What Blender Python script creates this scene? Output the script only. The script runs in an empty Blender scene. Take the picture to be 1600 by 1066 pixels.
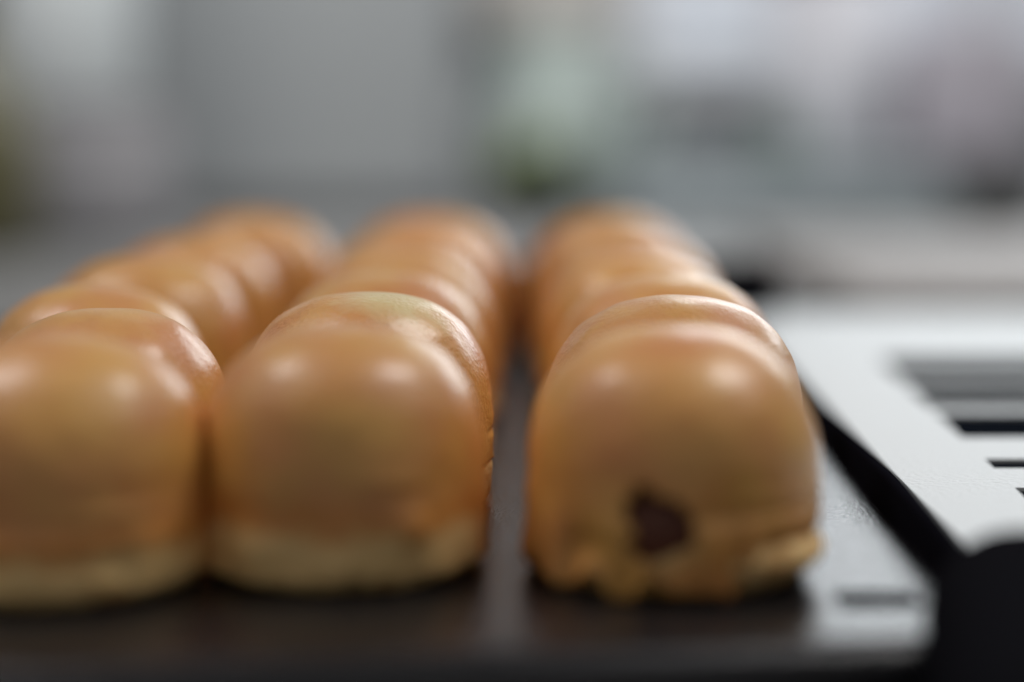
import bpy, bmesh, math, random
from mathutils import Vector, noise, Matrix

# ------------------------------------------------------------------ scene, camera, light
sc = bpy.context.scene
C = sc.collection
sc.render.engine = 'CYCLES'
sc.cycles.use_denoising = True
sc.cycles.caustics_reflective = False
sc.cycles.caustics_refractive = False
sc.cycles.sample_clamp_indirect = 4.0
sc.view_settings.view_transform = 'Standard'
sc.view_settings.look = 'None'
sc.view_settings.gamma = 1.0
sc.view_settings.use_curve_mapping = False
sc.view_settings.exposure = 0.0

CAM_H = 0.0632
cd = bpy.data.cameras.new('camera')
cam = bpy.data.objects.new('camera', cd); C.objects.link(cam)
cam.location = (0, 0, CAM_H)
cam.rotation_euler = (math.radians(90 - 6.78), 0, 0)
cd.sensor_width = 36; cd.lens = 63
cd.clip_start = 0.01; cd.clip_end = 50
cd.dof.use_dof = True
cd.dof.focus_distance = 0.297
cd.dof.aperture_fstop = 3.3
cd.dof.aperture_blades = 0
sc.camera = cam

w = bpy.data.worlds.new('World'); sc.world = w; w.use_nodes = True
bg = w.node_tree.nodes['Background']
bg.inputs[0].default_value = (1.0, 0.985, 0.97, 1); bg.inputs[1].default_value = 0.225

def area(name, loc, target, sx, sy, radiance, col=(1, 1, 1)):
    d = bpy.data.lights.new(name, 'AREA'); d.shape = 'RECTANGLE'; d.size = sx; d.size_y = sy
    d.energy = radiance * math.pi * sx * sy; d.color = col
    o = bpy.data.objects.new(name, d); C.objects.link(o); o.location = loc
    o.rotation_euler = (Vector(target) - Vector(loc)).to_track_quat('-Z', 'Y').to_euler()
    return o
area('ceiling_lamp', (0.60, 0.47, 1.05), (0, 0.3, 0), 0.30, 0.34, 19, (1.0, 0.97, 0.95))
area('ceiling_lamp', (-0.62, 0.47, 1.05), (0, 0.3, 0), 0.30, 0.34, 14, (1.0, 0.96, 0.95))
area('window_light', (0.58, 1.66, 0.45), (0.3, 0.3, 0.2), 0.84, 0.40, 5.0, (0.92, 0.97, 1.0))
def spot(name, loc, target, energy, deg):
    d = bpy.data.lights.new(name, 'SPOT'); d.energy = energy; d.spot_size = math.radians(deg); d.spot_blend = 0.8; d.shadow_soft_size = 0.12
    o = bpy.data.objects.new(name, d); C.objects.link(o); o.location = loc
    o.rotation_euler = (Vector(target) - Vector(loc)).to_track_quat('-Z', 'Y').to_euler()
spot('background_fill_spot', (-0.14, 0.70, 1.2), (-0.22, 1.55, 0.12), 36, 62)  # this and the next: unseen fill lamps added to brighten the background
spot('background_fill_spot', (0.16, 0.70, 1.2), (0.22, 1.55, 0.12), 36, 62)

# ------------------------------------------------------------------ materials
def mat(name, col, rough=0.5, metal=0.0, col2=None, nscale=20, sss=0.0, sssr=(1, .5, .25), bump=0.0, bscale=500,
        spec=0.5, bdist=0.001, detail=3, ramp=(0.35, 0.65), rough2=None):
    m = bpy.data.materials.new(name); m.use_nodes = True
    nt = m.node_tree; p = nt.nodes['Principled BSDF']
    p.inputs['Base Color'].default_value = (*col, 1); p.inputs['Roughness'].default_value = rough
    p.inputs['Metallic'].default_value = metal; p.inputs['Specular IOR Level'].default_value = spec
    tc = nt.nodes.new('ShaderNodeTexCoord')
    oi = nt.nodes.new('ShaderNodeObjectInfo')
    ad = nt.nodes.new('ShaderNodeVectorMath'); ad.operation = 'ADD'
    sc_ = nt.nodes.new('ShaderNodeMath'); sc_.operation = 'MULTIPLY'; sc_.inputs[1].default_value = 0.7
    nt.links.new(oi.outputs['Random'], sc_.inputs[0])
    nt.links.new(tc.outputs['Object'], ad.inputs[0]); nt.links.new(sc_.outputs[0], ad.inputs[1])
    m['vec'] = ad.name
    if col2 is not None:
        n = nt.nodes.new('ShaderNodeTexNoise'); n.inputs['Scale'].default_value = nscale; n.inputs['Detail'].default_value = detail
        nt.links.new(ad.outputs[0], n.inputs['Vector'])
        r = nt.nodes.new('ShaderNodeValToRGB'); r.color_ramp.elements[0].position = ramp[0]; r.color_ramp.elements[1].position = ramp[1]
        r.color_ramp.elements[0].color = (*col, 1); r.color_ramp.elements[1].color = (*col2, 1)
        nt.links.new(n.outputs[0], r.inputs[0]); nt.links.new(r.outputs[0], p.inputs['Base Color'])
        r.name = 'ColRamp'
    if sss:
        p.inputs['Subsurface Weight'].default_value = sss
        p.inputs['Subsurface Radius'].default_value = sssr
        p.inputs['Subsurface Scale'].default_value = 0.004
    if bump:
        n = nt.nodes.new('ShaderNodeTexNoise'); n.inputs['Scale'].default_value = bscale; n.inputs['Detail'].default_value = 4
        nt.links.new(ad.outputs[0], n.inputs['Vector'])
        b = nt.nodes.new('ShaderNodeBump'); b.inputs['Strength'].default_value = bump; b.inputs['Distance'].default_value = bdist
        nt.links.new(n.outputs[0], b.inputs['Height']); nt.links.new(b.outputs[0], p.inputs['Normal'])
    return m

def crust(name, bump=0.5, bscale=1300, fade=None):
    """egg-washed crust; fade = height (m) below which the unbaked side wall is cream coloured"""
    m = mat(name, (0.71, 0.365, 0.088), 0.42, col2=(0.64, 0.260, 0.076), nscale=75, detail=5, sss=0.15, bump=bump, bscale=bscale, bdist=0.0005)
    nt = m.node_tree; p = nt.nodes['Principled BSDF']
    p.inputs['Coat Weight'].default_value = 0.5; p.inputs['Coat Roughness'].default_value = 0.26; p.inputs['Coat IOR'].default_value = 1.5
    cn = nt.nodes.new('ShaderNodeTexNoise'); cn.inputs['Scale'].default_value = 330; cn.inputs['Detail'].default_value = 3
    nt.links.new(nt.nodes[m['vec']].outputs[0], cn.inputs['Vector'])
    cb = nt.nodes.new('ShaderNodeBump'); cb.inputs['Strength'].default_value = 0.22; cb.inputs['Distance'].default_value = 0.0006
    nt.links.new(cn.outputs[0], cb.inputs['Height']); nt.links.new(cb.outputs[0], p.inputs['Coat Normal'])
    last = nt.nodes['ColRamp'].outputs[0]
    if fade:
        tc = nt.nodes.new('ShaderNodeTexCoord'); sp = nt.nodes.new('ShaderNodeSeparateXYZ'); nt.links.new(tc.outputs['Object'], sp.inputs[0])
        prev = sp.outputs['Z']
        for scl, am in ((110, 0.0085), (420, 0.0030)):
            nz = nt.nodes.new('ShaderNodeTexNoise'); nz.inputs['Scale'].default_value = scl; nz.inputs['Detail'].default_value = 4
            nt.links.new(nt.nodes[m['vec']].outputs[0], nz.inputs['Vector'])
            ma = nt.nodes.new('ShaderNodeMath'); ma.operation = 'MULTIPLY_ADD'; ma.inputs[1].default_value = am
            nt.links.new(nz.outputs[0], ma.inputs[0]); nt.links.new(prev, ma.inputs[2]); prev = ma.outputs[0]
        mr = nt.nodes.new('ShaderNodeMapRange'); c = fade + 0.00575
        mr.inputs['From Min'].default_value = c - 0.0016; mr.inputs['From Max'].default_value = c + 0.0016
        nt.links.new(prev, mr.inputs[0])
        rp = nt.nodes.new('ShaderNodeValToRGB'); e = rp.color_ramp.elements
        e[0].position = 0.0; e[0].color = (0.92, 0.60, 0.26, 1); e[1].position = 1.0; e[1].color = (0.72, 0.28, 0.055, 1)
        nt.links.new(mr.outputs[0], rp.inputs[0])
        m2 = nt.nodes.new('ShaderNodeMapRange'); m2.inputs['From Min'].default_value = c + 0.0006; m2.inputs['From Max'].default_value = c + 0.0045
        nt.links.new(prev, m2.inputs[0])
        mx = nt.nodes.new('ShaderNodeMix'); mx.data_type = 'RGBA'
        nt.links.new(m2.outputs[0], mx.inputs[0]); nt.links.new(rp.outputs[0], mx.inputs[6]); nt.links.new(last, mx.inputs[7])
        nt.links.new(mx.outputs[2], p.inputs['Base Color'])
        cw = nt.nodes.new('ShaderNodeMath'); cw.operation = 'MULTIPLY'; cw.inputs[1].default_value = 0.5
        nt.links.new(mr.outputs[0], cw.inputs[0]); nt.links.new(cw.outputs[0], p.inputs['Coat Weight'])
    src = p.inputs['Base Color'].links[0].from_socket
    hs = nt.nodes.new('ShaderNodeHueSaturation'); hs.name = 'EachBun'; oi = nt.nodes.new('ShaderNodeObjectInfo')
    vr = nt.nodes.new('ShaderNodeMapRange'); vr.inputs['To Min'].default_value = 0.93; vr.inputs['To Max'].default_value = 1.06
    nt.links.new(oi.outputs['Random'], vr.inputs[0]); nt.links.new(vr.outputs[0], hs.inputs['Value'])
    nt.links.new(src, hs.inputs['Color']); nt.links.new(hs.outputs[0], p.inputs['Base Color'])
    return m
M = {}
M['coat'] = crust('golden_crust')
M['coat_fade'] = crust('golden_crust_pale_side', fade=0.0085)
M['coat_fade_low'] = crust('golden_crust_low_pale_side', fade=0.0068)
M['coat_patch'] = crust('golden_crust_with_pale_spot', 0.6, 1100)
M['biscuit'] = mat('pale_biscuit', (0.88, 0.58, 0.25), 0.75, col2=(0.62, 0.32, 0.10), nscale=150, detail=5, sss=0.2, bump=0.6, bscale=600, bdist=0.001, ramp=(0.52, 0.70))
M['filling'] = mat('dark_filling', (0.12, 0.036, 0.018), 0.6, bump=0.5, bscale=500)
M['tray'] = mat('black_tray_plastic', (0.012, 0.012, 0.014), 0.15, bump=0.35, bscale=1500, bdist=0.0005, spec=0.42)
M['rim'] = mat('black_rim_plastic', (0.006, 0.006, 0.009), 0.8, spec=0.0)
M['handle'] = mat('black_handle_plastic', (0.008, 0.008, 0.010), 0.6, spec=0.0)
M['white'] = mat('white_enamel', (0.60, 0.64, 0.655), 0.5, bump=0.35, bscale=800)
M['black_inset'] = mat('slot_black', (0.006, 0.008, 0.012), 0.9, spec=0.0)  # black standing in for shade inside recesses; the bottle cap shares it
M['counter'] = mat('grey_counter', (0.215, 0.215, 0.21), 0.6, col2=(0.19, 0.19, 0.19), nscale=12)
M['wall'] = mat('pale_wall', (0.50, 0.52, 0.54), 0.8, col2=(0.43, 0.46, 0.48), nscale=3)
M['steel'] = mat('grey_cabinet_paint', (0.29, 0.305, 0.31), 0.5, col2=(0.265, 0.28, 0.29), nscale=6)

# a bare, paler patch of cream bloom on one dome: fixed in that dome's own coordinates
nt = M['coat_patch'].node_tree; p = nt.nodes['Principled BSDF']
tc = nt.nodes.new('ShaderNodeTexCoord')
dist = nt.nodes.new('ShaderNodeVectorMath'); dist.operation = 'DISTANCE'
nt.links.new(tc.outputs['Object'], dist.inputs[0]); dist.inputs[1].default_value = (0.0055, -0.006, 0.0350)
nz = nt.nodes.new('ShaderNodeTexNoise'); nz.inputs['Scale'].default_value = 260; nz.inputs['Detail'].default_value = 4
nt.links.new(tc.outputs['Object'], nz.inputs['Vector'])
ma = nt.nodes.new('ShaderNodeMath'); ma.operation = 'MULTIPLY_ADD'; ma.inputs[1].default_value = 0.008
nt.links.new(nz.outputs[0], ma.inputs[0]); nt.links.new(dist.outputs['Value'], ma.inputs[2])
mr = nt.nodes.new('ShaderNodeMapRange'); mr.inputs['From Min'].default_value = 0.0080; mr.inputs['From Max'].default_value = 0.0155
mr.inputs['To Min'].default_value = 0.85; mr.inputs['To Max'].default_value = 0.0
nt.links.new(ma.outputs[0], mr.inputs[0])
mx = nt.nodes.new('ShaderNodeMix'); mx.data_type = 'RGBA'
mx.inputs[7].default_value = (0.74, 0.60, 0.30, 1)
nt.links.new(mr.outputs[0], mx.inputs[0]); nt.links.new(nt.nodes['ColRamp'].outputs[0], mx.inputs[6]); nt.links.new(mx.outputs[2], p.inputs['Base Color'])

# ------------------------------------------------------------------ helpers
def link(name, bm, m, parent=None, smooth=True):
    me = bpy.data.meshes.new(name)
    bmesh.ops.recalc_face_normals(bm, faces=bm.faces)
    bm.to_mesh(me); bm.free()
    if smooth:
        for f in me.polygons: f.use_smooth = True
    me.materials.append(m)
    o = bpy.data.objects.new(name, me); C.objects.link(o)
    if parent: o.parent = parent
    return o
def tag(o, label=None, cat=None, group=None, kind=None):
    if label: o['label'] = label
    if cat: o['category'] = cat
    if group: o['group'] = group
    if kind: o['kind'] = kind
    return o
def thing(name, label, cat, loc=(0, 0, 0), rotz=0, group=None):
    o = bpy.data.objects.new(name, None); C.objects.link(o); o.location = loc; o.rotation_euler = (0, 0, rotz)
    o.empty_display_size = 0.01
    return tag(o, label, cat, group)
def box(bm, x0, x1, y0, y1, z0, z1, bev=0.0, seg=3):
    r = bmesh.ops.create_cube(bm, size=1.0)
    for v in r['verts']:
        v.co = Vector((x0 + (v.co.x + .5) * (x1 - x0), y0 + (v.co.y + .5) * (y1 - y0), z0 + (v.co.z + .5) * (z1 - z0)))
    if bev:
        es = list({e for v in r['verts'] for e in v.link_edges})
        bmesh.ops.bevel(bm, geom=es, offset=bev, segments=seg, affect='EDGES', profile=0.5)
def lathe(bm, prof, n=48, fn=None):
    rings = []
    for r, z in prof:
        if r < 1e-6: rings.append([bm.verts.new((0, 0, z))]); continue
        rings.append([bm.verts.new((r * math.cos(2 * math.pi * i / n), r * math.sin(2 * math.pi * i / n), z)) for i in range(n)])
    for a, b in zip(rings, rings[1:]):
        if len(a) == 1 and len(b) == 1: continue
        for i in range(n):
            j = (i + 1) % n
            if len(a) == 1: bm.faces.new((a[0], b[i], b[j]))
            elif len(b) == 1: bm.faces.new((a[i], a[j], b[0]))
            else: bm.faces.new((a[i], a[j], b[j], b[i]))
def smoothstep(a, b, x):
    t = max(0, min(1, (x - a) / (b - a))); return t * t * (3 - 2 * t)

# ------------------------------------------------------------------ setting: counter and wall
bm = bmesh.new(); box(bm, -1.6, 1.6, 0.02, 1.75, -0.06, -0.014)
tag(link('counter', bm, M['counter'], smooth=False), kind='structure')
bm = bmesh.new(); box(bm, -1.6, 1.6, 1.75, 1.80, -0.06, 1.2)
tag(link('wall', bm, M['wall'], smooth=False), kind='structure')

# ------------------------------------------------------------------ tray
def plate(bm, xs, ys, z, depth, holes, skew=lambda x, y: (x, y)):
    """top sheet on a grid of cuts; cells in holes are sunk by depth"""
    V = {}
    def v(i, j, zz):
        k = (i, j, zz)
        if k not in V:
            x, y = skew(xs[i], ys[j]); V[k] = bm.verts.new((x, y, zz))
        return V[k]
    for i in range(len(xs) - 1):
        for j in range(len(ys) - 1):
            if (i, j) in holes:
                q = [(i, j), (i + 1, j), (i + 1, j + 1), (i, j + 1)]
                bm.faces.new([v(a, b, z - depth) for a, b in q])
                for k in range(4):
                    (a, b), (c, d) = q[k], q[(k + 1) % 4]
                    bm.faces.new((v(a, b, z), v(c, d, z), v(c, d, z - depth), v(a, b, z - depth)))
            else:
                bm.faces.new((v(i, j, z), v(i + 1, j, z), v(i + 1, j + 1, z), v(i, j + 1, z)))

tray = thing('tray', 'black textured plastic tray carrying the rows of golden buns', 'tray', (0, 0, -0.014))
TZ = 0.014
VP = 0.022                      # the tray's long sides run slightly to the right
RX = 0.0592                     # inner foot of the right wall
def sk(x, y):
    return (x + VP * (y - 0.2), y + (0.12 * (x - 0.05) * max(0.0, 1 - (y - 0.2165) / 0.10)))
bm = bmesh.new()
xs = [-0.24, 0.0430, 0.0538, RX + 0.004]; ys = [0.2195, 0.2322, 0.2392, 0.56]
plate(bm, xs, ys, TZ, 0.004, {(1, 1)}, sk)
# rolled front edge: an arc that turns down
prev = [sk(x, ys[0]) for x in xs]
rows = []
for k in range(0, 9):
    a = math.radians(k * 11.25)
    rows.append([bm.verts.new((x, y - 0.005 * math.sin(a), TZ - 0.005 * (1 - math.cos(a)))) for x, y in prev])
rows.append([bm.verts.new((v.co.x, v.co.y, 0.0015)) for v in rows[-1]])
for a, b in zip(rows, rows[1:]):
    for i in range(len(a) - 1): bm.faces.new((a[i], a[i + 1], b[i + 1], b[i]))
bmesh.ops.remove_doubles(bm, verts=bm.verts, dist=1e-5)
fl = link('floor_panel', bm, M['tray'], tray)
fl.data.set_sharp_from_angle(angle=math.radians(50))

bm = bmesh.new(); box(bm, 0.0438, 0.0546, 0.2325, 0.2390, TZ - 0.0036, TZ + 0.0003)
link('dark_slit_bar', bm, M['black_inset'], tray, smooth=False)  # solid black bar filling the recess, its shade given as colour
# right wall of the tray, swept along its length, with a rounded top
def wall(bm, prof, ypts, xfun):
    rows = []
    for y in ypts:
        rows.append([bm.verts.new((xfun(y) + px, y, pz)) for px, pz in prof])
    n = len(prof)
    for a, b in zip(rows, rows[1:]):
        for i in range(n):
            j = (i + 1) % n; bm.faces.new((a[i], a[j], b[j], b[i]))
    bm.faces.new(rows[0]); bm.faces.new(rows[-1])
prof = [(0, TZ - 0.004), (0.0, TZ + 0.0005), (0.0004, TZ + 0.0050), (0.0008, TZ + 0.0059), (0.0015, TZ + 0.0062), (0.0022, TZ + 0.0059),
        (0.0026, TZ + 0.0050), (0.0030, 0.0)]
bm = bmesh.new(); wall(bm, prof, [0.215 + 0.345 * i / 24 for i in range(25)], lambda y: RX + VP * (y - 0.2))
link('side_wall', bm, M['rim'], tray)
bm = bmesh.new(); box(bm, -0.070, 0.0840, 0.5605, 0.5680, 0.0, TZ + 0.0215, 0.002)
link('end_wall', bm, M['rim'], tray)
# raised rounded corner handle at the front right
bm = bmesh.new(); box(bm, 0.0555, 0.110, 0.160, 0.2375, 0.0, TZ + 0.0118, 0.0120, 10)
for v in bm.verts:
    v.co.x += 0.2 * (v.co.y - 0.2375)
    v.co.z -= 0.0 if v.co.z < 0.01 else 0.03 * max(0, v.co.x - (RX + 0.02))
link('corner_handle', bm, M['handle'], tray)


# ------------------------------------------------------------------ slotted white plate beside the tray
pl = thing('slotted_plate', 'flat white enamel plate with a row of dark slots right of the tray', 'plate', (0.0, 0.0, -0.014))
PZ = 0.0190
x0, x1 = 0.0628, 0.40
sy = [(0.2785, 0.2872), (0.3040, 0.3128), (0.3350, 0.3655), (0.3735, 0.4050), (0.4130, 0.4530)]
xs = [x0, 0.0758, 0.160, x1]; ys = [0.238] + [v for s in sy for v in s] + [0.57]
def sk2(x, y): return (x + (VP if x < 0.07 else 0.07) * (y - 0.2), y)
bm = bmesh.new()
holes = {(1, 1 + 2 * k) for k in range(len(sy))}
plate(bm, xs, ys, PZ, 0.003, holes, sk2)
e = [sk2(x0, ys[0]), sk2(x1, ys[0]), sk2(x1, ys[-1]), sk2(x0, ys[-1])]
for k in range(4):
    a, b = e[k], e[(k + 1) % 4]
    bm.faces.new([bm.verts.new(q) for q in ((*a, PZ), (*b, PZ), (*b, 0), (*a, 0))])
link('plate_body', bm, M['white'], pl, smooth=False)
for a, b in sy:
    bm = bmesh.new()
    c = [sk2(0.0761, a + .0003), sk2(0.1597, a + .0003), sk2(0.1597, b - .0003), sk2(0.0761, b - .0003)]
    top = [bm.verts.new((*q, PZ - 0.0006)) for q in c]; bot = [bm.verts.new((*q, PZ - 0.0028)) for q in c]
    bm.faces.new(top); bm.faces.new(bot)
    for i in range(4): bm.faces.new((top[i], top[(i + 1) % 4], bot[(i + 1) % 4], bot[i]))
    link('black_inset', bm, M['black_inset'], pl, smooth=False)  # black block set into the hole as the slot's painted shade

# ------------------------------------------------------------------ caramel domes
def coat_mesh(name, R, H, edge, seed, feats=(), holes=(), nth=112, nv=52, m=None, parent=None, amp=1.0, lean=(0, 0), ridges=0.0):
    """hollow glaze shell: hemisphere on a short upright skirt; edge(theta) is the height of its lower rim"""
    bm = bmesh.new()
    z0 = H - R * 0.95
    ph = 2.32
    apex = bm.verts.new((lean[0] * (H - 0.008), lean[1] * (H - 0.008), H)); rings = []
    for k in range(1, nv + 1):
        ring = []
        for i in range(nth):
            th = 2 * math.pi * i / nth
            if k <= nv * 0.6:
                a = (math.pi / 2) * k / (nv * 0.6)
                r = R * math.sin(a) ** (2 / ph); z = z0 + (H - z0) * math.cos(a) ** (2 / ph) if a < math.pi / 2 - 1e-6 else z0
            else:
                t = (k - nv * 0.6) / (nv * 0.4)
                z = z0 + (edge(th) - z0) * t; r = R * (1 + 0.012 * math.sin(t * 2.6) + 0.012 * t)
            cx, cy = math.cos(th), math.sin(th)
            p = Vector((cx * r, cy * r, z))
            q = p * 70 + Vector((seed * 7.3, seed * 1.7, 0))
            d = 0.00045 * amp * noise.noise(q) + 0.00018 * amp * noise.noise(q * 3.1)
            zz = max(0, 1 - (z - 0.001) / 0.014)
            d += 0.0009 * zz * noise.noise(Vector((cx * 5, cy * 5, seed * 3 + z * 120)))
            for (ft, fz, dt, dz, fa) in feats:
                dd = (th - math.radians(ft) + math.pi) % (2 * math.pi) - math.pi
                d += fa * math.exp(-(dd / math.radians(dt)) ** 2 - ((z - fz) / dz) ** 2)
            d += ridges * math.exp(-(z / 0.0075) ** 2) * (math.sin(th * 17 + 1.0) + 0.6 * math.sin(th * 27))
            zl = max(0, z - 0.008); ring.append(bm.verts.new((p.x + cx * d + lean[0] * zl, p.y + cy * d + lean[1] * zl, p.z + d * 0.3)))
        rings.append(ring)
    for i in range(nth): bm.faces.new((apex, rings[0][i], rings[0][(i + 1) % nth]))
    for a, b in zip(rings, rings[1:]):
        for i in range(nth):
            j = (i + 1) % nth; bm.faces.new((a[i], a[j], b[j], b[i]))
    if holes:
        kill = []
        for f in bm.faces:
            c = f.calc_center_median(); th = math.atan2(c.y, c.x)
            for (ht, hz, ra, rz) in holes:
                dd = (th - math.radians(ht) + math.pi) % (2 * math.pi) - math.pi
                jag = 1 + 0.32 * math.sin(3 * math.atan2(c.z - hz, dd * R) + 1) + 0.1 * math.sin(7 * math.atan2(c.z - hz, dd * R))
                if (dd * R / ra) ** 2 + ((c.z - hz) / rz) ** 2 < jag: kill.append(f); break
        bmesh.ops.delete(bm, geom=kill, context='FACES')
    o = link(name, bm, m or M['coat'], parent)
    s = o.modifiers.new('thickness', 'SOLIDIFY'); s.thickness = 0.0010; s.offset = -1
    return o
def base_mesh(R, H, seed, feats=(), parent=None):
    bm = bmesh.new(); prof = [(0, 0)]
    for r, z in ((0.6, 0), (0.90, 0), (0.955, 0.0006), (0.985, 0.0018), (0.995, 0.0035)): prof.append((R * r, z))
    for k in range(1, 7): prof.append((R * (0.995 - 0.02 * (k / 6) ** 2), 0.0035 + (H - 0.0035) * k / 6))
    prof += [(R * 0.90, H + 0.0004), (R * 0.5, H + 0.0006), (0, H + 0.0006)]
    lathe(bm, prof, 96)
    for v in bm.verts:
        r = math.hypot(v.co.x, v.co.y)
        if r < R * 0.7: continue
        th = math.atan2(v.co.y, v.co.x)
        d = 0.0006 * noise.noise(v.co * 160 + Vector((seed * 5.1, 0, 0))) + 0.0003 * noise.noise(v.co * 420 + Vector((seed, 3, 0)))
        for (ft, fz, dt, dz, fa) in feats:
            dd = (th - math.radians(ft) + math.pi) % (2 * math.pi) - math.pi
            d += fa * math.exp(-(dd / math.radians(dt)) ** 2 - ((v.co.z - fz) / dz) ** 2)
        v.co.x += d * v.co.x / r; v.co.y += d * v.co.y / r
        if v.co.z < 0.003: v.co.z = max(0.0, v.co.z + 0.0007 * max(0, noise.noise(Vector((math.cos(th) * 4, math.sin(th) * 4, seed)))))
    return link('crumb_base', bm, M['biscuit'], parent)

def wavy(seed, base, amp, lo=0.0012):
    def f(th):
        c, s = math.cos(th), math.sin(th)
        v = base + amp * noise.noise(Vector((c * 1.6, s * 1.6, seed))) * 1.6 + amp * 0.5 * noise.noise(Vector((c * 5, s * 5, seed + 9)))
        return max(lo, v)
    return f

D2 = math.radians
def edge_cfront(th):
    # coating run down to the tray in frilly drips, lifted off the biscuit on the right
    deg = math.degrees(th) % 360
    up = smoothstep(288, 302, deg) - smoothstep(385, 405, deg) if deg > 200 else (1 - smoothstep(25, 45, deg) if deg < 60 else 0)
    fr = 0.0016 + 0.0011 * math.sin(th * 17 + 1.0) + 0.0011 * math.sin(th * 11.3) + 0.0005 * math.sin(th * 31)
    return max(0.0003, fr * (1 - up) + 0.0078 * up)
def edge_bfront(th):
    c, s = math.cos(th), math.sin(th)
    return max(0.0004, 0.0016 + 0.0012 * noise.noise(Vector((c * 3, s * 3, 1.2))) + 0.0010 * noise.noise(Vector((c * 9, s * 9, 4.2))))
edge_afront = edge_bfront

GROUP = 'golden bread buns in three rows on the black tray'
def dome(x, y, H, R, seed, label, edge, bH, m=None, feats=(), bfeats=(), holes=(), tilt=(0, 0), rot=0.0, amp=1.0, bR=1.0, lean=(0, 0), ridges=0.0):
    t = thing('bread_bun', label, 'bun', (x, y, 0.0002), rot, GROUP)
    t.rotation_euler = (tilt[0], tilt[1], rot)
    base_mesh(R * bR, bH, seed, bfeats, t)
    coat_mesh('crust', R, H, edge, seed, feats, holes, m=m, parent=t, amp=amp, lean=lean, ridges=ridges)
    return t

R0 = 0.0207
a1 = dome(-0.0635, 0.249, 0.0342, R0, 1, 'nearest golden bun of the left column, cut off by the left picture edge', edge_afront, 0.0055, bR=0.985, m=M['coat_fade_low'],
     feats=((-90, 0.0088, 60, 0.0012, 0.0006), (-60, 0.0125, 14, 0.0007, 0.0004)), bfeats=((-85, 0.003, 70, 0.003, 0.0007),))
b1 = dome(-0.0246, 0.257, 0.0348, R0, 2, 'nearest golden bun of the middle column with a ragged pale cream lower side', edge_bfront, 0.0060, bR=0.985, m=M['coat_fade'],
     feats=((-66, 0.0152, 13, 0.0006, 0.0005), (-95, 0.0145, 40, 0.004, 0.0004), (-58, 0.0085, 9, 0.0026, 0.0012), (-80, 0.001, 5, 0.002, -0.0012), (-120, 0.006, 16, 0.003, 0.0006)), bfeats=((-58, 0.0095, 9, 0.0028, 0.0014), (-80, 0.001, 5, 0.0015, -0.0012)))
c1 = dome(0.0230, 0.2535, 0.0350, R0, 3, 'nearest golden bun of the right column with a dark filling hole and frilly lower edge', edge_cfront, 0.0080, bR=0.93,
     feats=((-70, 0.0118, 40, 0.0011, -0.0005), (-128, 0.0065, 9, 0.003, -0.0014), (-98, 0.008, 22, 0.006, 0.0008)),
     bfeats=((-35, 0.0046, 36, 0.0030, 0.0036),), holes=((-101, 0.0104, 0.0044, 0.0050), (-95, 0.0080, 0.0030, 0.0036)), ridges=0.0007)
# dark filling seen through the hole of the nearest right-hand dome
bm = bmesh.new(); bmesh.ops.create_icosphere(bm, subdivisions=4, radius=1.0)
for v in bm.verts:
    n_ = noise.noise(v.co * 2.3)
    v.co = Vector((v.co.x * 0.0072, v.co.y * 0.0036, v.co.z * 0.0062)) * (1 + 0.12 * n_) + Vector((-0.0026, -0.0158, 0.0090))
fo = link('filling', bm, M['filling'], c1); fo['label'] = 'dark brown filling behind the hole'

rows = {
 'left':   [(-0.0674, 0.2910, 0.0336, 0.0210, 'second golden bun back in the left column with a sharp shiny crest'),
            (-0.0785, 0.3340, 0.0338, 0.0212, 'third golden bun back in the left column, reaching the left picture edge'),
            (-0.0785, 0.3790, 0.0364, 0.0225, 'fourth golden bun back in the left column, standing out against the grey background'),
            (-0.0778, 0.4290, 0.0374, 0.0215, 'fifth golden bun back in the left column, second from its far end'),
            (-0.0690, 0.4830, 0.0402, 0.0222, 'farthest golden bun of the left column, tall and strongly blurred')],
 'middle': [(-0.0248, 0.3010, 0.0356, 0.0214, 'second golden bun back in the middle column with a pale creamy spot on its crest'),
            (-0.0252, 0.3450, 0.0353, 0.0212, 'third golden bun back in the middle column, only its crest showing'),
            (-0.0240, 0.3890, 0.0363, 0.0214, 'fourth golden bun back in the middle column, blurred behind the third crest'),
            (-0.0250, 0.4350, 0.0384, 0.0220, 'fifth golden bun back in the middle column, second from its far end'),
            (-0.0220, 0.4830, 0.0402, 0.0224, 'farthest golden bun of the middle column, tall and strongly blurred')],
 'right':  [(0.0262, 0.2970, 0.0352, 0.0218, 'second golden bun back in the right column with a sharp speckled crest'),
            (0.0283, 0.3410, 0.0353, 0.0212, 'third golden bun back in the right column, only its crest showing'),
            (0.0280, 0.3850, 0.0360, 0.0214, 'fourth golden bun back in the right column, blurred behind the third crest'),
            (0.0282, 0.4300, 0.0378, 0.0218, 'fifth golden bun back in the right column, second from its far end'),
            (0.0266, 0.4780, 0.0406, 0.0224, 'farthest golden bun of the right column, tall and strongly blurred')],
}
rnd = random.Random(5)
s = 10
for col, lst in rows.items():
    for k, (x, y, H, R, lab) in enumerate(lst):
        s += 1
        patch = col == 'middle' and k == 0
        feats = ()
        if patch: feats = ((-6, 0.0195, 5, 0.0005, -0.0005), (-6, 0.0165, 7, 0.0006, -0.0005), (-4, 0.0150, 9, 0.0014, 0.0003), (-8, 0.0125, 8, 0.0006, -0.0005))
        dome(x, y, H, R, s, lab, wavy(s, 0.0075, 0.002), 0.0095, m=M['coat_patch'] if patch else M['coat_fade_low'] if k > 1 else None, feats=feats,
             rot=0 if patch else rnd.uniform(-1.0, 1.0), amp=1.3, lean=(rnd.uniform(-.05, .05), rnd.uniform(-.04, .04)))

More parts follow.
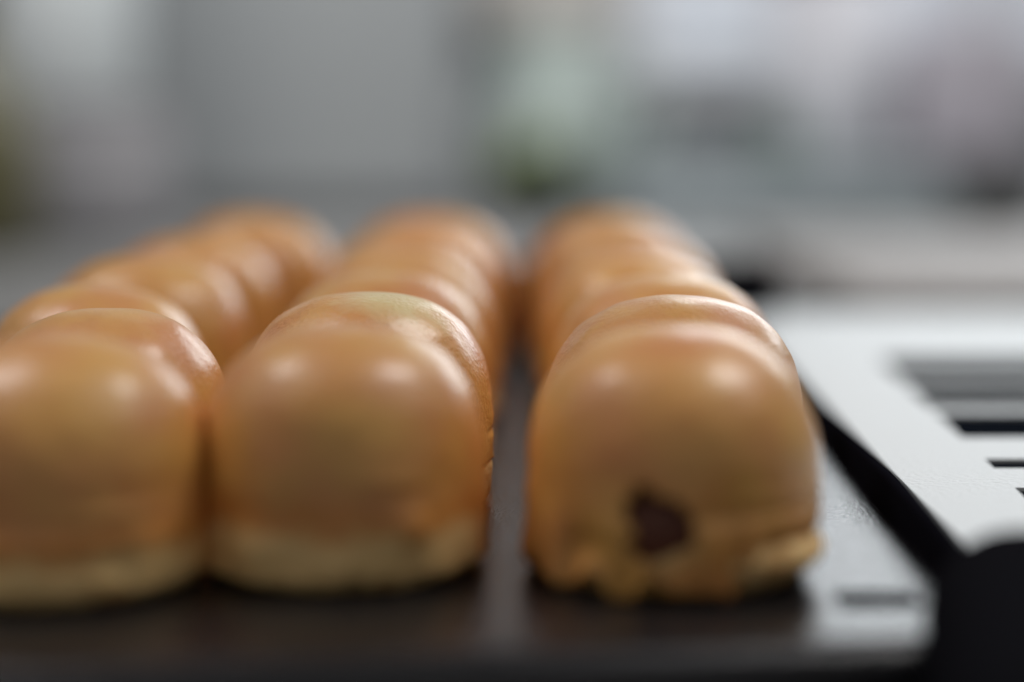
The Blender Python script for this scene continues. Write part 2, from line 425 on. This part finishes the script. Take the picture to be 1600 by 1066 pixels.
# ------------------------------------------------------------------ blurred things behind
def simple(name, label, cat, loc, col, rough=0.6, col2=None, group=None):
    t = thing(name, label, cat, loc, 0, group); m = mat(name + '_surface', col, rough, col2=col2, nscale=25)
    return t, m
CZ = -0.014
# tall grey cabinet
t, m = simple('cabinet', 'tall plain grey cabinet behind the left and middle columns', 'cabinet', (-0.2, 1.42, CZ), (0.2, 0.2, 0.2)); m = M['steel']
bm = bmesh.new(); box(bm, -0.125, 0.158, 0, 0.24, 0, 0.80, 0.006); link('body', bm, m, t)
bm = bmesh.new(); box(bm, -0.122, 0.150, -0.012, -0.0005, 0.02, 0.78, 0.003); link('door', bm, m, t)
bm = bmesh.new(); box(bm, 0.128, 0.140, -0.034, -0.0125, 0.32, 0.46, 0.004); link('handle', bm, M['wall'], t)
# white paper roll, top left
t, m = simple('paper_roll', 'white paper roll at the upper left, out of focus', 'roll', (-0.325, 1.30, CZ), (0.62, 0.66, 0.67))
bm = bmesh.new(); lathe(bm, [(0.012, 0.09), (0.012, 0.30), (0.055, 0.302), (0.058, 0.298), (0.058, 0.094), (0.055, 0.09), (0.012, 0.09)], 48); link('paper', bm, m, t)
bm = bmesh.new(); lathe(bm, [(0, 0), (0.07, 0), (0.07, 0.07), (0.06, 0.085), (0.010, 0.0895), (0.010, 0.32), (0, 0.325)], 48); link('stand', bm, mat('stand_grey', (0.22, 0.215, 0.21), 0.6), t)
# lavender pouch
t, m = simple('pouch', 'small lavender grey pouch low behind the left column', 'pouch', (-0.268, 1.18, CZ), (0.20, 0.197, 0.207))
bm = bmesh.new(); box(bm, -0.045, 0.045, -0.03, 0.03, 0, 0.085, 0.015, 4)
for v in bm.verts: v.co.y *= 1 - 0.8 * smoothstep(0.03, 0.085, v.co.z)
link('bag', bm, m, t)
bm = bmesh.new(); box(bm, -0.042, 0.042, -0.003, 0.003, 0.082, 0.096, 0.001); link('seal', bm, m, t)
# olive bottle at the left edge
t, m = simple('bottle', 'olive green bottle cut off by the left picture edge', 'bottle', (-0.330, 1.10, CZ), (0.10, 0.092, 0.04), 0.35)
bm = bmesh.new(); lathe(bm, [(0, 0), (0.036, 0), (0.04, 0.004), (0.04, 0.075), (0.030, 0.10), (0.014, 0.118), (0.013, 0.15)], 40); link('glass', bm, m, t)
bm = bmesh.new(); lathe(bm, [(0.0, 0.150), (0.015, 0.150), (0.015, 0.172), (0, 0.173)], 32); link('cap', bm, M['black_inset'], t)
t, m = simple('cutting_board', 'beige cutting board lying behind the white slotted plate', 'board', (0.33, 0.66, CZ), (0.30, 0.275, 0.26))
bm = bmesh.new(); box(bm, -0.20, 0.25, 0, 0.36, 0.003, 0.018, 0.004); link('board', bm, m, t)
for x in (-0.18, 0.23):
    for y in (0.02, 0.34):
        bm = bmesh.new(); lathe(bm, [(0, 0), (0.009, 0), (0.010, 0.0029), (0, 0.0029)], 20)
        o = link('foot', bm, M['rim'], t); o.location = (x, y, 0)
# window in the wall with pale daylight
wn = thing('window', 'pale window along the upper right of the background', 'window', (0.40, 1.745, 0.13))
gl = bpy.data.materials.new('window_daylight'); gl.use_nodes = True
pb = gl.node_tree.nodes['Principled BSDF']; pb.inputs['Base Color'].default_value = (0.3, 0.32, 0.34, 1); pb.inputs['Roughness'].default_value = 0.3
pb.inputs['Emission Color'].default_value = (0.86, 0.90, 1.0, 1); pb.inputs['Emission Strength'].default_value = 0.30
fm = mat('window_frame_paint', (0.55, 0.55, 0.56), 0.6)
for a, b in ((-0.27, 0.045), (0.065, 0.40)):
    bm = bmesh.new(); box(bm, a, b, -0.006, 0.0, 0.0, 0.19); link('pane', bm, gl, wn, smooth=False)
for a, b in ((-0.29, -0.271), (0.046, 0.064), (0.401, 0.42)):
    bm = bmesh.new(); box(bm, a, b, -0.02, 0.0, -0.02, 0.21, 0.002); link('frame', bm, fm, wn)
bm = bmesh.new(); box(bm, -0.30, 0.43, -0.045, 0.0, -0.035, -0.0205, 0.002); link('sill', bm, fm, wn)
# beige cupboard on the wall
t, m = simple('wall_cupboard', 'warm beige cupboard on the wall above the pale green jug', 'cupboard', (0.035, 1.715, 0.155), (0.50, 0.47, 0.44))
bm = bmesh.new(); box(bm, -0.075, 0.062, 0, 0.034, 0, 0.30, 0.003); link('body', bm, m, t)
bm = bmesh.new(); box(bm, -0.073, 0.060, -0.012, -0.0005, 0.004, 0.296, 0.002); link('door', bm, m, t)
bm = bmesh.new(); box(bm, 0.045, 0.051, -0.026, -0.0125, 0.09, 0.15, 0.002); link('handle', bm, M['steel'], t)
# potted plant
pt = thing('potted_plant', 'small olive green potted plant just right of the grey cabinet', 'plant', (0.018, 1.36, CZ))
bm = bmesh.new(); lathe(bm, [(0, 0), (0.022, 0), (0.030, 0.036), (0.032, 0.038), (0.030, 0.040), (0.026, 0.034), (0, 0.033)], 40); link('pot', bm, mat('pot_dark', (0.07, 0.08, 0.085), 0.6), pt)
lm = mat('leaf_green', (0.22, 0.25, 0.035), 0.5, col2=(0.13, 0.18, 0.03), nscale=30)
for k in range(34):
    a = k * 2.39996; el = 0.25 + 1.1 * rnd.random(); L = rnd.uniform(0.035, 0.060); wd = L * 0.42
    bm = bmesh.new(); L_ = []
    dirv = Vector((math.cos(a) * math.cos(el), math.sin(a) * math.cos(el), math.sin(el))); side = Vector((-math.sin(a), math.cos(a), 0))
    for q in range(7):
        t_ = q / 6; c = Vector((0, 0, 0.034)) + dirv * L * t_ + Vector((0, 0, -0.014 * t_ * t_)); hw = wd * math.sin(math.pi * (0.08 + 0.9 * t_)) * 0.5
        up = dirv.cross(side) * hw * 0.35
        L_.append((bm.verts.new(c - side * hw + up), bm.verts.new(c), bm.verts.new(c + side * hw + up)))
    for u, v in zip(L_, L_[1:]):
        bm.faces.new((u[0], u[1], v[1], v[0])); bm.faces.new((u[1], u[2], v[2], v[1]))
    link('leaf', bm, lm, pt)
# pale green jug behind the plant
t, m = simple('jug', 'pale green white jug above the potted plant', 'jug', (0.035, 1.56, CZ), (0.30, 0.35, 0.325), 0.5)
bm = bmesh.new(); lathe(bm, [(0, 0), (0.045, 0), (0.06, 0.03), (0.062, 0.08), (0.048, 0.125), (0.042, 0.14), (0.047, 0.155), (0.044, 0.155), (0.038, 0.14), (0, 0.13)], 48); link('body', bm, m, t)
bm = bmesh.new()
for k in range(12):
    a = math.pi * k / 11 - math.pi / 2
    cx, cz = 0.052 + 0.034 * math.cos(a), 0.09 + 0.042 * math.sin(a)
    for q in range(8):
        b = 2 * math.pi * q / 8
        bm.verts.new((cx + 0.006 * math.cos(b) * math.cos(a), 0.006 * math.sin(b), cz + 0.006 * math.cos(b) * math.sin(a)))
bm.verts.ensure_lookup_table()
for k in range(11):
    for q in range(8): bm.faces.new((bm.verts[k * 8 + q], bm.verts[k * 8 + (q + 1) % 8], bm.verts[k * 8 + 8 + (q + 1) % 8], bm.verts[k * 8 + 8 + q]))
link('handle', bm, m, t)
# blue grey storage box, standing right of the jug
t, m = simple('storage_box', 'long blue grey storage box below the shelf on the right', 'box', (0.235, 1.38, CZ), (0.215, 0.25, 0.265))
bm = bmesh.new(); box(bm, -0.15, 0.12, 0, 0.16, 0, 0.040, 0.006); link('body', bm, m, t)
bm = bmesh.new(); box(bm, -0.154, 0.124, -0.004, 0.164, 0.0405, 0.050, 0.004); link('lid', bm, mat('box_lid', (0.26, 0.30, 0.31), 0.5), t)
# shelf on legs holding containers
sh = thing('shelf', 'dark violet grey shelf standing behind the storage box', 'shelf', (0.27, 1.58, CZ))
sm = mat('shelf_dark', (0.14, 0.13, 0.15), 0.5)
bm = bmesh.new(); box(bm, -0.055, 0.19, -0.07, 0.07, 0.040, 0.052, 0.002); link('board', bm, sm, sh)
for x in (-0.045, 0.18):
    for y in (-0.06, 0.06):
        bm = bmesh.new(); box(bm, x - .004, x + .004, y - .004, y + .004, 0, 0.0398); link('leg', bm, sm, sh)
SZ = CZ + 0.0522
t, m = simple('canister', 'tall white canister on the shelf at the upper right', 'canister', (0.272, 1.56, SZ), (0.42, 0.42, 0.45))
bm = bmesh.new(); lathe(bm, [(0, 0), (0.050, 0), (0.053, 0.004), (0.053, 0.16), (0, 0.16)], 48); link('body', bm, m, t)
bm = bmesh.new(); lathe(bm, [(0, 0.1602), (0.055, 0.1602), (0.055, 0.178), (0.05, 0.182), (0, 0.182)], 48); link('lid', bm, m, t)
t, m = simple('gift_bag', 'pinkish lavender paper bag on the shelf right of the canister', 'bag', (0.392, 1.57, SZ), (0.34, 0.32, 0.355))
bm = bmesh.new(); box(bm, -0.055, 0.055, -0.03, 0.03, 0, 0.11, 0.003); link('bag', bm, m, t)
for y in (-0.028, 0.028):
    bm = bmesh.new()
    for k in range(13):
        a = math.pi * k / 12
        for q in range(6):
            b = 2 * math.pi * q / 6; rr = 0.025 + 0.002 * math.cos(b)
            bm.verts.new((rr * math.cos(a), y + 0.002 * math.sin(b), 0.109 + rr * math.sin(a)))
    bm.verts.ensure_lookup_table()
    for k in range(12):
        for q in range(6): bm.faces.new((bm.verts[k * 6 + q], bm.verts[k * 6 + (q + 1) % 6], bm.verts[k * 6 + 6 + (q + 1) % 6], bm.verts[k * 6 + 6 + q]))
    link('handle', bm, m, t)
t, m = simple('jar', 'small dark green jar on the left end of the shelf', 'jar', (0.230, 1.525, SZ), (0.06, 0.10, 0.075), 0.4)
bm = bmesh.new(); lathe(bm, [(0, 0), (0.018, 0), (0.02, 0.003), (0.02, 0.020), (0.014, 0.026), (0, 0.026)], 32); link('body', bm, m, t)
bm = bmesh.new(); lathe(bm, [(0, 0.0262), (0.015, 0.0262), (0.015, 0.034), (0, 0.034)], 32); link('lid', bm, m, t)
t, m = simple('bowl', 'dark grey bowl at the right edge behind the white plate', 'bowl', (0.345, 1.27, CZ), (0.09, 0.095, 0.095), 0.5)
bm = bmesh.new(); lathe(bm, [(0, 0), (0.020, 0), (0.022, 0.004), (0.040, 0.035), (0.044, 0.052), (0.041, 0.052), (0.036, 0.036), (0, 0.008)], 40); link('body', bm, m, t)
bm = bmesh.new(); lathe(bm, [(0.0415, 0.0522), (0.0455, 0.0522), (0.0455, 0.056), (0.0415, 0.056), (0.0415, 0.0522)], 40); link('rim', bm, m, t)
